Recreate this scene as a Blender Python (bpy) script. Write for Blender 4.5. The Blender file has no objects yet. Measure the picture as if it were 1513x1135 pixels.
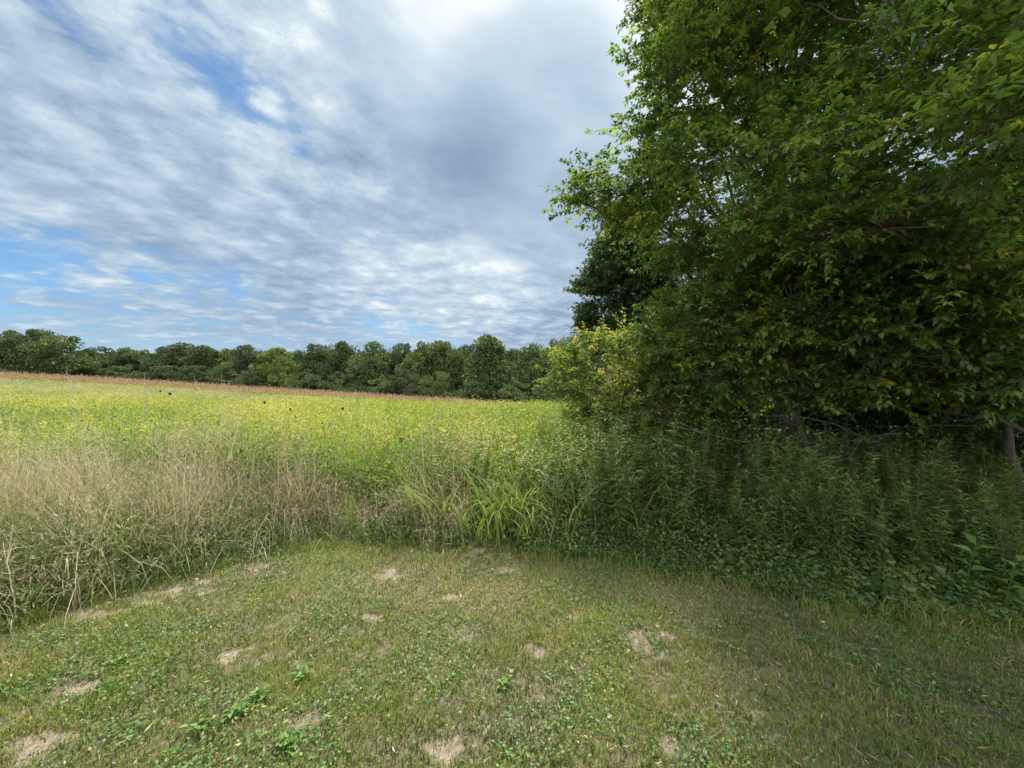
import bpy, math, random
import numpy as np
from math import radians as R, sin, cos, pi

rng = np.random.default_rng(11)
random.seed(11)
sc = bpy.context.scene
COL = sc.collection

# ------------------------------------------------------------------ camera
F, CX, HY, EYE = 568.0, 756.5, 574.0, 1.6
cam_d = bpy.data.cameras.new('camera'); cam = bpy.data.objects.new('camera', cam_d); COL.objects.link(cam)
cam_d.sensor_width = 36; cam_d.lens = F / 1513 * 36; cam_d.clip_start = .05; cam_d.clip_end = 3000
cam.location = (0, 0, EYE); cam.rotation_euler = (R(90) + math.atan((HY - 567.5) / F), 0, 0)
sc.camera = cam

# ------------------------------------------------------------------ render settings
sc.view_settings.view_transform = 'Standard'; sc.view_settings.look = 'None'
sc.view_settings.exposure = 0.6; sc.view_settings.gamma = 1
sc.render.engine = 'CYCLES'
cy = sc.cycles
cy.max_bounces = 7; cy.diffuse_bounces = 4; cy.glossy_bounces = 2; cy.transmission_bounces = 5; cy.transparent_max_bounces = 4
cy.use_denoising = True; cy.caustics_reflective = False; cy.caustics_refractive = False

# ------------------------------------------------------------------ sun + sky
SUN_AZ, SUN_EL = R(10), R(60)
SD = (sin(SUN_AZ) * cos(SUN_EL), cos(SUN_AZ) * cos(SUN_EL), sin(SUN_EL))
sl = bpy.data.lights.new('sun', 'SUN'); sun = bpy.data.objects.new('sun', sl); COL.objects.link(sun)
sl.energy = 4.6; sl.angle = R(5); sl.color = (1.0, .95, .86)
sun.rotation_euler = (pi / 2 - SUN_EL, 0, -SUN_AZ + pi)
import mathutils
sun.rotation_euler = mathutils.Vector(SD).to_track_quat('Z', 'Y').to_euler()
sun.location = (10, 10, 30)


class NT:
    """small helper around a node tree"""
    def __init__(s, tree): s.t = tree
    def n(s, typ, **kw):
        nd = s.t.nodes.new(typ)
        for k, v in kw.items():
            if k.startswith('_'): setattr(nd, k[1:], v)
        return nd
    def link(s, a, b): s.t.links.new(a, b)
    def put(s, sock, v):
        if hasattr(v, 'is_output'): s.link(v, sock)
        else: sock.default_value = v
    def math(s, op, a, b=0.0, c=0.0, clamp=False):
        nd = s.t.nodes.new('ShaderNodeMath'); nd.operation = op; nd.use_clamp = clamp
        s.put(nd.inputs[0], a); s.put(nd.inputs[1], b)
        if op in ('MULTIPLY_ADD',): s.put(nd.inputs[2], c)
        return nd.outputs[0]
    def vmath(s, op, a, b=(0, 0, 0)):
        nd = s.t.nodes.new('ShaderNodeVectorMath'); nd.operation = op
        s.put(nd.inputs[0], a)
        if op == 'SCALE': s.put(nd.inputs[3], b)
        else: s.put(nd.inputs[1], b)
        return nd.outputs['Value' if op == 'DOT_PRODUCT' else 'Vector']
    def noise(s, vec, scale, detail=4, rough=.5, dist=0.0):
        nd = s.t.nodes.new('ShaderNodeTexNoise')
        s.put(nd.inputs['Vector'], vec); nd.inputs['Scale'].default_value = scale
        nd.inputs['Detail'].default_value = detail; nd.inputs['Roughness'].default_value = rough
        nd.inputs['Distortion'].default_value = dist
        return nd.outputs['Fac']
    def rng(s, v, a, b, c=0.0, d=1.0, smooth=True):
        nd = s.t.nodes.new('ShaderNodeMapRange'); nd.interpolation_type = 'SMOOTHSTEP' if smooth else 'LINEAR'
        s.put(nd.inputs['Value'], v)
        for k, x in zip(('From Min', 'From Max', 'To Min', 'To Max'), (a, b, c, d)): nd.inputs[k].default_value = x
        return nd.outputs['Result']
    def mix(s, f, a, b, mode='MIX'):
        nd = s.t.nodes.new('ShaderNodeMix'); nd.data_type = 'RGBA'; nd.blend_type = mode
        s.put(nd.inputs[0], f)
        for i, v in ((6, a), (7, b)):
            if not hasattr(v, 'is_output') and len(v) == 3: v = (*v, 1)
            s.put(nd.inputs[i], v)
        return nd.outputs[2]
    def ramp(s, f, cols):
        nd = s.t.nodes.new('ShaderNodeValToRGB'); e = nd.color_ramp.elements
        while len(e) < len(cols): e.new(.5)
        for el, (p, c) in zip(e, cols): el.position = p; el.color = (*c, 1)
        s.put(nd.inputs[0], f)
        return nd.outputs[0]


w = bpy.data.worlds.new('World'); sc.world = w; w.use_nodes = True
w.node_tree.nodes.clear(); t = NT(w.node_tree)
sky = t.n('ShaderNodeTexSky'); sky.sky_type = 'NISHITA'; sky.sun_disc = False
sky.sun_elevation = SUN_EL; sky.sun_rotation = SUN_AZ; sky.air_density = 1.0; sky.dust_density = .6; sky.ozone_density = 2.0
tc = t.n('ShaderNodeTexCoord').outputs['Generated']
sp = t.n('ShaderNodeSeparateXYZ'); t.link(tc, sp.inputs[0]); X, Y, Z = sp.outputs
zz = t.math('ADD', t.math('MAXIMUM', Z, 0.0), .15)
cb = t.n('ShaderNodeCombineXYZ'); t.link(t.math('DIVIDE', X, zz), cb.inputs[0]); t.link(t.math('DIVIDE', Y, zz), cb.inputs[1])
P = cb.outputs[0]
def mapped(rot, along, across=1.0, loc=(0, 0, 0)):
    """cloud-layer coordinates stretched by `along` in the direction rot"""
    m = t.n('ShaderNodeMapping'); m.vector_type = 'TEXTURE'; t.link(P, m.inputs[0]); m.inputs['Rotation'].default_value = (0, 0, R(rot))
    m.inputs['Scale'].default_value = (along, across, 1); m.inputs['Location'].default_value = loc
    return m.outputs[0]
def toward(px, py, r0, r1):
    """soft round area of sky about the direction seen at (px, py); 1 inside r0 degrees, 0 past r1"""
    v = mathutils.Vector(((px - CX) / F, 1, (HY - py) / F)).normalized()
    return t.rng(t.vmath('DOT_PRODUCT', tc, tuple(v)), cos(R(r1)), cos(R(r0)))
big = t.noise(mapped(24, 1.4, 1, (3.1, 1.7, 0)), .9, 3, .5, .1)
mid = t.noise(mapped(28, 1.7, 1, (.4, 2.2, 0)), 3.2, 5, .55, .2)
puff = t.noise(mapped(50, 1.15, 1, (.9, 4.2, 0)), 9.5, 7, .68, .2)
cell = t.n('ShaderNodeTexVoronoi'); cell.feature = 'SMOOTH_F1'; cell.inputs['Scale'].default_value = 7.0; cell.inputs['Smoothness'].default_value = .7
wc = t.n('ShaderNodeTexNoise'); wc.inputs['Scale'].default_value = 5.0; wc.inputs['Detail'].default_value = 4; t.link(P, wc.inputs['Vector'])
t.link(t.vmath('ADD', mapped(-70, 1.35, 1, (0, 0, 0)), t.vmath('SCALE', wc.outputs['Color'], .30)), cell.inputs['Vector'])
cl = t.rng(cell.outputs['Distance'], .05, .62, .85, .15, smooth=False)   # bright in the middle of each cloudlet
rip = t.noise(mapped(12, 1.5, 1, (5, 1, 0)), 8.0, 7, .64, .2)
wisp = t.noise(mapped(30, 3.5, 1, (1, 9, 0)), 4.2, 4, .55, .0)
calm = t.math('SUBTRACT', 1.0, t.math('MULTIPLY', toward(800, 110, 10, 27), .85))     # the grey veil has no cloudlets
tex = t.math('ADD', t.math('MULTIPLY', t.math('SUBTRACT', puff, .5), t.rng(Z, .2, .5, .5, 1.0)), t.math('MULTIPLY', t.math('SUBTRACT', rip, .5), t.rng(Z, .1, .5, 1.0, .25)))
tex = t.math('MULTIPLY', t.math('MULTIPLY_ADD', t.math('SUBTRACT', cl, .5), .42, tex), calm)
cov = t.math('MULTIPLY_ADD', big, .45, t.math('MULTIPLY_ADD', mid, .75, t.math('MULTIPLY_ADD', tex, .8, t.math('MULTIPLY', t.math('SUBTRACT', wisp, .5), .5))))
bias = t.math('MULTIPLY', toward(920, 100, 8, 42), .55)
for px, py, r0, r1, a in ((200, 30, 0, 12, -.13), (280, 95, 0, 8, -.04), (410, 125, 0, 8, -.20), (480, 170, 0, 6, -.12),
                          (60, 365, 0, 5, -.20), (150, 385, 0, 5, -.24), (-60, 350, 1, 7, -.18), (250, 398, 0, 4.5, -.24), (350, 410, 0, 4, -.20), (100, 480, 2, 9, -.02), (300, 460, 2, 9, -.05),
                          (780, 230, 5, 17, .3), (350, 290, 6, 24, .20), (520, 40, 5, 15, .18), (150, 230, 5, 14, .22), (700, 400, 3, 16, .12)):
    bias = t.math('MULTIPLY_ADD', toward(px, py, r0, r1), a, bias)
cov = t.math('ADD', cov, bias)
mask = t.rng(cov, .25, .68, .12, 1)
shade = t.math('ADD', t.math('MULTIPLY_ADD', mid, .45, t.math('MULTIPLY', tex, .85)), t.math('MULTIPLY', wisp, .25))
for px, py, r0, r1, a in ((890, -10, 4, 30, .52), (430, 20, 3, 22, .12), (780, 380, 2, 13, .18), (640, 400, 3, 16, .24), (800, 220, 4, 17, -.37), (640, 240, 2, 14, -.12), (560, 240, 2, 14, -.04), (200, 240, 4, 30, .10), (300, 330, 2, 10, -.03)):
    shade = t.math('MULTIPLY_ADD', toward(px, py, r0, r1), a, shade)
lum = t.rng(shade, -.07, .80, smooth=False)
ccol = t.ramp(lum, [(0, (1.25, 1.75, 2.75)), (.3, (2.0, 2.7, 3.75)), (.6, (3.1, 4.0, 4.95)), (.85, (4.5, 5.3, 5.9)), (1, (6.2, 6.6, 6.9))])
skyc = t.mix(1.0, sky.outputs[0], (.55, .80, .95), 'MULTIPLY')
full = t.mix(mask, skyc, ccol)
hz = t.rng(Z, -.02, .16, 1, 0)
full = t.mix(t.math('MULTIPLY', hz, .6), full, (3.0, 4.2, 5.5))
# thin cloud lit through round the sun, above the frame
sv = mathutils.Vector(SD)
gl = t.math('POWER', t.rng(t.vmath('DOT_PRODUCT', tc, tuple(sv)), cos(R(21)), cos(R(2))), 8)
full = t.mix(gl, full, (60, 59, 56))
# unseen sky behind the viewer brightened, added as fill for shaded foliage
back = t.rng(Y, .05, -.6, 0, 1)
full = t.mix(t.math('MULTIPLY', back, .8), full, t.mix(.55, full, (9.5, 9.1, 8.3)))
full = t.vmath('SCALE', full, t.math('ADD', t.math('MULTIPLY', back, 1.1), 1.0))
full = t.vmath('SCALE', full, t.rng(Z, .74, .95, 1, 1.8))  # overhead sky above the frame boosted as well, added fill light
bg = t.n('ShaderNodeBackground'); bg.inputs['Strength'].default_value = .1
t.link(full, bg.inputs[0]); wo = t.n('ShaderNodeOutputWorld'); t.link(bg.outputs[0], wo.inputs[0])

# ------------------------------------------------------------------ mesh helpers
def at(px, py, d):
    return np.array(((px - CX) / F * d, d, EYE + (HY - py) / F * d))
def unit(v): return v / np.maximum(np.linalg.norm(v, axis=-1, keepdims=True), 1e-9)
def rdir(n, up=0.0):
    v = rng.normal(size=(n, 3)); v[:, 2] += up
    return unit(v)
_G = rng.random((256, 256))
def vnoise(x, y):
    x = np.asarray(x, float); y = np.asarray(y, float)
    xi = np.floor(x).astype(int); yi = np.floor(y).astype(int); u = x - xi; v = y - yi
    u = u * u * (3 - 2 * u); v = v * v * (3 - 2 * v); g = lambda a, b: _G[a & 255, b & 255]
    return (g(xi, yi) * (1 - u) + g(xi + 1, yi) * u) * (1 - v) + (g(xi, yi + 1) * (1 - u) + g(xi + 1, yi + 1) * u) * v
def fbm(x, y, s=1.0):
    return .55 * vnoise(x / s, y / s) + .3 * vnoise(x / s * 2.1 + 9, y / s * 2.1 + 4) + .15 * vnoise(x / s * 4.3 + 3, y / s * 4.3 + 17)

class MB:
    """collects triangles with a per-vertex tint and a material index"""
    def __init__(s): s.v = []; s.f = []; s.t = []; s.m = []; s.n = 0
    def add(s, v, f, tint, mi=0):
        v = np.asarray(v, np.float32).reshape(-1, 3); f = np.asarray(f, np.int64).reshape(-1, 3)
        s.v.append(v); s.f.append(f + s.n); s.n += len(v)
        s.t.append(np.broadcast_to(np.asarray(tint, np.float32), (len(v),)).astype(np.float32)); s.m.append(np.full(len(f), mi, np.int32))
    def mesh(s, name, mats, smooth=True):
        v = np.concatenate(s.v); f = np.concatenate(s.f).astype(np.int32); me = bpy.data.meshes.new(name)
        me.vertices.add(len(v)); me.vertices.foreach_set('co', v.ravel())
        me.loops.add(f.size); me.loops.foreach_set('vertex_index', f.ravel())
        me.polygons.add(len(f)); me.polygons.foreach_set('loop_start', np.arange(0, f.size, 3, dtype=np.int32))
        me.polygons.foreach_set('loop_total', np.full(len(f), 3, np.int32))
        for m in mats: me.materials.append(m)
        me.polygons.foreach_set('material_index', np.concatenate(s.m))
        me.polygons.foreach_set('use_smooth', np.full(len(f), smooth, bool))
        a = me.attributes.new('tint', 'FLOAT', 'POINT'); a.data.foreach_set('value', np.concatenate(s.t))
        me.update(calc_edges=True)
        return me
    def build(s, name, mats, parent=None, smooth=True):
        o = bpy.data.objects.new(name, s.mesh(name, mats if isinstance(mats, (list, tuple)) else [mats], smooth)); COL.objects.link(o)
        if parent: o.parent = parent
        return o

def leaves(mb, P, D, U, L, W, tint, mi=0, droop=.12, fold=.18):
    """pointed oval leaves folded along the midrib"""
    n = len(P); L = np.broadcast_to(L, (n,))[:, None]; W = np.broadcast_to(W, (n,))[:, None]
    S = unit(np.cross(D, U)); N = np.cross(S, D)
    v = np.stack([P, P + D * L * .38 + S * W * .5 + N * W * fold, P + D * L * .5 - N * L * droop * .2,
                  P + D * L * .38 - S * W * .5 + N * W * fold, P + D * L - N * L * droop], 1)
    f = (np.arange(n)[:, None, None] * 5 + np.array([[0, 2, 1], [1, 2, 4], [0, 3, 2], [2, 3, 4]])[None])
    mb.add(v, f, np.repeat(np.broadcast_to(tint, (n,)), 5), mi)

def rhombs(mb, P, D, U, L, W, tint, mi=0):
    n = len(P); L = np.broadcast_to(L, (n,))[:, None]; W = np.broadcast_to(W, (n,))[:, None]
    S = unit(np.cross(D, U))
    v = np.stack([P, P + D * L * .42 + S * W * .5, P + D * L, P + D * L * .42 - S * W * .5], 1)
    f = (np.arange(n)[:, None, None] * 4 + np.array([[0, 2, 1], [0, 3, 2]])[None])
    mb.add(v, f, np.repeat(np.broadcast_to(tint, (n,)), 4), mi)

def blades(mb, P, H, A, B, W, tint, mi=0, k=3, twist=.8, tip=1.5, lean0=0):
    """curved tapering strips; H length, A lean azimuth, B bend (0 upright .. 1.5 arched over), W width"""
    n = len(P); H, A, B, W = [np.broadcast_to(q, (n,)).astype(float) for q in (H, A, B, W)]
    lean = np.stack([np.cos(A), np.sin(A), 0 * A], 1); sa = A + pi / 2 + rng.uniform(-twist, twist, n)
    side = np.stack([np.cos(sa), np.sin(sa), 0 * A], 1); rows = []; p = P.copy(); ang0 = B * .15 + lean0 * rng.random(n) ** 2
    for i in range(k + 1):
        tt = i / k
        if i:
            a = ang0 + B * 1.5 * ((i - .5) / k) ** 1.3
            st = (H / k)[:, None]
            p = p + lean * np.sin(a)[:, None] * st + np.array([0, 0, 1.]) * np.cos(a)[:, None] * st
        ww = (W * (.75 + .5 * tt) * (1 - tt ** tip) if i < k else 0 * W)[:, None] * .5
        if i < k: rows += [p - side * ww, p + side * ww]
        else: rows += [p]
    v = np.stack(rows, 1); nv = 2 * k + 1; f = []
    for i in range(k - 1): a = 2 * i; f += [[a, a + 1, a + 3], [a, a + 3, a + 2]]
    f += [[2 * k - 2, 2 * k - 1, 2 * k]]
    mb.add(v, np.arange(n)[:, None, None] * nv + np.array(f)[None], np.repeat(np.broadcast_to(tint, (n,)), nv), mi)
    return p

def tubes(mb, Q, Rr, tint=.5, mi=0, s=5):
    """Q (n,k,3) centre lines, Rr (n,k) radii"""
    Q = np.asarray(Q, float); n, k, _ = Q.shape; Rr = np.broadcast_to(Rr, (n, k))
    T = unit(np.gradient(Q, axis=1)); ref = np.where(np.abs(T[..., 2:3]) > .9, np.array([1., 0, 0]), np.array([0, 0, 1.]))
    A = unit(np.cross(T, ref)); B = np.cross(T, A); th = np.arange(s) * 2 * pi / s
    v = Q[:, :, None] + Rr[:, :, None, None] * (A[:, :, None] * np.cos(th)[:, None] + B[:, :, None] * np.sin(th)[:, None])
    f = []
    for i in range(k - 1):
        for j in range(s):
            a = i * s + j; b = i * s + (j + 1) % s; f += [[a, b, b + s], [a, b + s, a + s]]
    mb.add(v, np.arange(n)[:, None, None] * (k * s) + np.array(f)[None], np.broadcast_to(tint, (n,)).repeat(k * s), mi)

def arc(A, B, k=5, sag=0.0, wob=0.0):
    """(n,k,3) bent lines from A to B; sag bends down, wob wiggles"""
    A = np.atleast_2d(A); B = np.atleast_2d(B); tt = np.linspace(0, 1, k)[None, :, None]; n = len(A)
    ln = np.linalg.norm(B - A, axis=1)[:, None, None]
    q = A[:, None] * (1 - tt) + B[:, None] * tt
    q[..., 2:3] += (-4 * sag * tt * (1 - tt)) * ln
    q += rng.normal(size=(n, k, 3)) * wob * ln * np.sin(tt * pi)
    return q

# ------------------------------------------------------------------ materials
def leafmat(name, cols, trans=.4, gloss=.06, rough=.45, nscale=0, tgain=(1.25, 1.3, .7)):
    m = bpy.data.materials.new(name); m.use_nodes = True; m.node_tree.nodes.clear(); t = NT(m.node_tree)
    at_ = t.n('ShaderNodeAttribute'); at_.attribute_name = 'tint'; c = t.ramp(at_.outputs['Fac'], cols)
    if nscale:
        tc_ = t.n('ShaderNodeTexCoord').outputs['Object']; c = t.mix(.5, c, t.ramp(t.noise(tc_, nscale, 2), [(.3, (.62, .66, .6)), (.7, (1.35, 1.32, 1.3))]), 'MULTIPLY')
    d = t.n('ShaderNodeBsdfDiffuse'); t.link(c, d.inputs[0])
    tr = t.n('ShaderNodeBsdfTranslucent'); t.link(t.mix(1, c, tgain, 'MULTIPLY'), tr.inputs[0])
    mx = t.n('ShaderNodeMixShader'); mx.inputs[0].default_value = trans; t.link(d.outputs[0], mx.inputs[1]); t.link(tr.outputs[0], mx.inputs[2])
    g = t.n('ShaderNodeBsdfGlossy'); g.inputs['Roughness'].default_value = rough; g.inputs[0].default_value = (.9, .95, 1, 1)
    m2 = t.n('ShaderNodeMixShader'); m2.inputs[0].default_value = gloss; t.link(mx.outputs[0], m2.inputs[1]); t.link(g.outputs[0], m2.inputs[2])
    o = t.n('ShaderNodeOutputMaterial'); t.link(m2.outputs[0], o.inputs[0])
    return m
def barkmat(name, a, b, scale=14):
    m = bpy.data.materials.new(name); m.use_nodes = True; t = NT(m.node_tree); p = m.node_tree.nodes['Principled BSDF']
    tc_ = t.n('ShaderNodeTexCoord').outputs['Object']; mp = t.n('ShaderNodeMapping'); mp.inputs['Scale'].default_value = (1, 1, .25); t.link(tc_, mp.inputs[0])
    f = t.noise(mp.outputs[0], scale, 6, .65); t.link(t.ramp(f, [(.32, a), (.68, b)]), p.inputs['Base Color'])
    p.inputs['Roughness'].default_value = .9
    bp = t.n('ShaderNodeBump'); bp.inputs['Strength'].default_value = .7; bp.inputs['Distance'].default_value = .02
    t.link(f, bp.inputs['Height']); t.link(bp.outputs[0], p.inputs['Normal'])
    return m

M_bark = barkmat('bark', (.045, .035, .025), (.16, .13, .10))
M_twig = barkmat('twig_bark', (.05, .04, .03), (.13, .10, .075), 30)
M_dead = barkmat('dead_wood', (.07, .065, .055), (.22, .21, .18), 18)

# ------------------------------------------------------------------ ground
EDGE = np.array([(-9, -6), (-6, -1.2), (-4.6, 1.2), (-3.41, 2.58), (-2.94, 3.3), (-2.37, 3.75), (-1.82, 4.0), (-1.0, 4.0), (0, 3.9), (.9, 3.6), (1.42, 3.34), (1.86, 3.12),
                 (2.25, 2.9), (2.63, 2.78), (3.5, 2.62), (5, 2.3), (8, 1.2), (12, -3)])
def edge(x): return np.interp(x, EDGE[:, 0], EDGE[:, 1]) + (fbm(x * 1.0 + 40, x * .3, .35) - .5) * .28
def smooth(a, b, x): u = np.clip((x - a) / (b - a), 0, 1); return u * u * (3 - 2 * u)
def hgt(x, y):
    x = np.asarray(x, float); y = np.asarray(y, float)
    s = smooth(6, 60, y)
    yy = np.clip(y, 0, 170)
    z = s * (-.036 * yy + .060 * np.clip(-x, -60, 230) * smooth(5, 95, y))
    z = z + (fbm(x, y, 9) - .5) * .5 * smooth(7, 25, np.hypot(x, y))
    z = z + (fbm(x + 5, y, .7) - .5) * .05
    return z
PATCH = []          # worn earth spots in the lawn: x, y, rx, ry
for px, py, rx, ry in ((350, 968, 34, 16), (405, 968, 30, 9), (790, 957, 20, 9), (950, 950, 24, 20), (985, 935, 40, 6), (255, 872, 48, 7), (215, 888, 30, 6), (300, 858, 18, 6),
                       (575, 845, 16, 14), (672, 880, 20, 7), (655, 1100, 46, 22), (40, 1100, 70, 30), (1052, 1042, 20, 7), (1115, 1050, 18, 9), (988, 1100, 14, 18), (1188, 908, 22, 7), (1000, 915, 14, 6),
                       (1500, 1035, 20, 8), (1220, 925, 14, 5), (705, 812, 16, 6), (130, 905, 60, 9), (690, 940, 24, 6), (1360, 985, 30, 8), (120, 1010, 30, 9), (460, 1060, 26, 10), (862, 910, 22, 6),
                       (385, 836, 22, 7), (560, 905, 26, 5), (745, 840, 20, 5)):
    d = EYE * F / (py - HY); PATCH.append(((px - CX) / F * d, d, rx / F * d * .85, max(ry / F * d * d / EYE * .8, .022)))
def bare(x, y):
    b = np.zeros_like(np.asarray(x, float)); wob = (fbm(x, y, .10) - .5) * 2.8 + (fbm(x + 7, y + 3, .035) - .5) * 2.4
    for a, c, rx, ry in PATCH:
        r = np.sqrt(((x - a) / rx) ** 2 + ((y - c) / ry) ** 2) + wob
        b = np.maximum(b, .88 * (1 - smooth(-.3, 1.6, r)))
    return b
def gridaxis(segs):
    out = []
    for a, b, n in segs: out += list(np.linspace(a, b, n, endpoint=False))
    return np.array(out + [segs[-1][1]])
gx = gridaxis([(-900, -120, 14), (-120, -30, 24), (-30, -6, 36), (-6, 6, 300), (6, 30, 36), (30, 120, 24), (120, 900, 14)])
gy = gridaxis([(-300, -20, 8), (-20, 0, 12), (0, 6, 170), (6, 30, 50), (30, 180, 60), (180, 1400, 16)])
GX, GY = np.meshgrid(gx, gy); GZ = hgt(GX, GY); nx, ny = len(gx), len(gy)
b0 = bare(GX, GY) * (GY < 5); GZ -= .012 * b0
i = np.arange(nx * ny).reshape(ny, nx); q = np.stack([i[:-1, :-1], i[:-1, 1:], i[1:, 1:], i[1:, :-1]], -1).reshape(-1, 4)
g = MB(); g.add(np.stack([GX, GY, GZ], -1), np.concatenate([q[:, [0, 1, 2]], q[:, [0, 2, 3]]]), b0.ravel())
m = bpy.data.materials.new('soil'); m.use_nodes = True; t = NT(m.node_tree); p = m.node_tree.nodes['Principled BSDF']
tcg = t.n('ShaderNodeTexCoord').outputs['Object']
thatch = t.ramp(t.noise(tcg, 26, 6, .7), [(.3, (.07, .065, .03)), (.5, (.14, .12, .06)), (.72, (.26, .21, .12))])
earth = t.ramp(t.noise(tcg, 38, 8, .72), [(.28, (.13, .10, .06)), (.5, (.28, .22, .145)), (.72, (.48, .39, .28))])
aa = t.n('ShaderNodeAttribute'); aa.attribute_name = 'tint'
t.link(t.mix(t.rng(aa.outputs['Fac'], .1, .6), thatch, earth), p.inputs['Base Color']); p.inputs['Roughness'].default_value = .95
bp = t.n('ShaderNodeBump'); bp.inputs['Strength'].default_value = .9; bp.inputs['Distance'].default_value = .02
t.link(t.noise(tcg, 55, 8, .75), bp.inputs['Height']); t.link(bp.outputs[0], p.inputs['Normal'])
go = g.build('ground', m); go['kind'] = 'structure'

def tag(o, label, cat, group=None, kind=None):
    o['label'] = label; o['category'] = cat
    if group: o['group'] = group
    if kind: o['kind'] = kind
    return o
def thing(name, loc, label, cat, group=None, rz=0.0):
    o = bpy.data.objects.new(name, None); COL.objects.link(o); o.location = loc; o.rotation_euler.z = rz; o.empty_display_size = .3
    return tag(o, label, cat, group)
def clone(o, loc, rz, sc_, label=None, group=None):
    c = o.copy(); COL.objects.link(c); c.location = loc; c.rotation_euler.z = rz; c.scale = (sc_, sc_, sc_) if np.isscalar(sc_) else sc_
    for ch in o.children:
        d = ch.copy(); COL.objects.link(d); d.parent = c
    if label: c['label'] = label
    if group: c['group'] = group
    return c

# ------------------------------------------------------------------ lawn
M_grass = leafmat('lawn_grass', [(0, (.035, .07, .012)), (.35, (.135, .205, .030)), (.6, (.28, .31, .055)), (.78, (.34, .27, .11)), (1, (.54, .42, .24))], .4, .02, .5)
M_clover = leafmat('broad_leaf', [(0, (.05, .12, .028)), (.5, (.11, .22, .04)), (.85, (.22, .33, .07)), (1, (.38, .37, .09))], .35, .025, .5)
M_litter = leafmat('leaf_litter', [(0, (.10, .065, .03)), (.4, (.24, .18, .09)), (.8, (.40, .34, .2)), (1, (.42, .38, .10))], .15, .03)
def lawn_pts(n, ymin=.25, near=True):
    # denser close to the viewer, where the blades show largest
    y = ymin + (6.2 - ymin) * rng.random(n) ** 1.15; x = rng.uniform(-1.75, 1.75, n) * (y + .9)
    ok = (y < edge(x) + rng.normal(0, .07, n)) & (np.abs(x) < 9)
    return x[ok], y[ok]
mb = MB()
x, y = lawn_pts(900000); bb = bare(x, y); dn = fbm(x, y, .30); dn2 = .55 * fbm(x + 30, y + 11, .12) + .45 * vnoise(x / .035, y / .035)
k = rng.random(len(x)) < np.clip((1 - .96 * bb) * (-.25 + 2.3 * dn2), 0, 1); x, y, bb, dn, dn2 = x[k], y[k], bb[k], dn[k], dn2[k]
n = len(x); z = hgt(x, y); tall = (.45 + 1.2 * dn ** 1.3) * (1 + 1.9 * smooth(.28, 0, edge(x) - y))
dry = np.clip((fbm(x + 80, y + 20, .55) - .40) * 2.4, 0, 1) * .5 + .06
isdry = rng.random(n) < dry * .8 + .1
tint = np.where(isdry, rng.uniform(.62, 1.0, n), np.clip(rng.normal(.34, .20, n) + (dn - .5) * .5 + (fbm(x + 13, y + 77, .22) - .5) * .4, 0, .66))
H = rng.uniform(.018, .052, n) * tall * np.where(isdry, .85, 1) * (1 - .5 * bb) * (1 + .8 * (rng.random(n) < .05))
B = np.where(isdry, rng.uniform(.5, 1.7, n), rng.uniform(.1, 1.3, n))
blades(mb, np.stack([x, y, z - .002], 1), H, rng.uniform(0, 2 * pi, n), B, rng.uniform(.002, .0052, n) * (1 + .16 * y), tint, k=2)
tag(mb.build('lawn_grass', M_grass), 'short patchy mown grass, green and straw coloured, covering the foreground', 'grass', kind='stuff')

mb = MB()       # clover and other low broadleaf weeds creeping through the lawn
x, y = lawn_pts(210000); pat = fbm(x + 55, y + 5, .42)
k = (rng.random(len(x)) < np.clip((pat - .47) * 4, .05, .8)) & (bare(x, y) < .4); x, y, pat = x[k], y[k], pat[k]; n = len(x); z = hgt(x, y)
a = rng.uniform(0, 2 * pi, n); D = unit(np.stack([np.cos(a), np.sin(a), rng.uniform(.0, .7, n)], 1))
leaves(mb, np.stack([x, y, z + rng.uniform(.008, .035, n)], 1), D, rdir(n, 3), rng.uniform(.010, .026, n), rng.uniform(.008, .016, n), np.clip(rng.normal(.45, .22, n), 0, .97))
tag(mb.build('clover', M_clover), 'low clover and small round-leaved weeds creeping through the mown grass', 'clover', kind='stuff')

mb = MB()       # dry clippings and dead leaves
x, y = lawn_pts(17000); n = len(x); k = rng.random(n) < np.clip(fbm(x + 3, y + 90, .6) * 1.6 - .35 + .25 * (x > 1), .06, 1); x, y = x[k], y[k]; n = len(x)
a = rng.uniform(0, 2 * pi, n); D = unit(np.stack([np.cos(a), np.sin(a), rng.uniform(-.1, .35, n)], 1))
rhombs(mb, np.stack([x, y, hgt(x, y) + rng.uniform(.004, .03, n)], 1), D, rdir(n, 2), rng.uniform(.012, .06, n), rng.uniform(.003, .009, n), rng.beta(2, 2, n))
x, y = lawn_pts(700); n = len(x); k = rng.random(n) < np.clip(.25 + x * .2, .1, .8); x, y = x[k], y[k]; n = len(x); a = rng.uniform(0, 2 * pi, n)
D = unit(np.stack([np.cos(a), np.sin(a), rng.uniform(-.1, .3, n)], 1))
leaves(mb, np.stack([x, y, hgt(x, y) + rng.uniform(.015, .035, n)], 1), D, rdir(n, 2), rng.uniform(.025, .05, n), rng.uniform(.012, .024, n), rng.uniform(.3, 1, n), fold=-.2)
tag(mb.build('leaf_litter', M_litter), 'scattered dry clippings and fallen leaves lying on the lawn', 'litter', kind='stuff')

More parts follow.
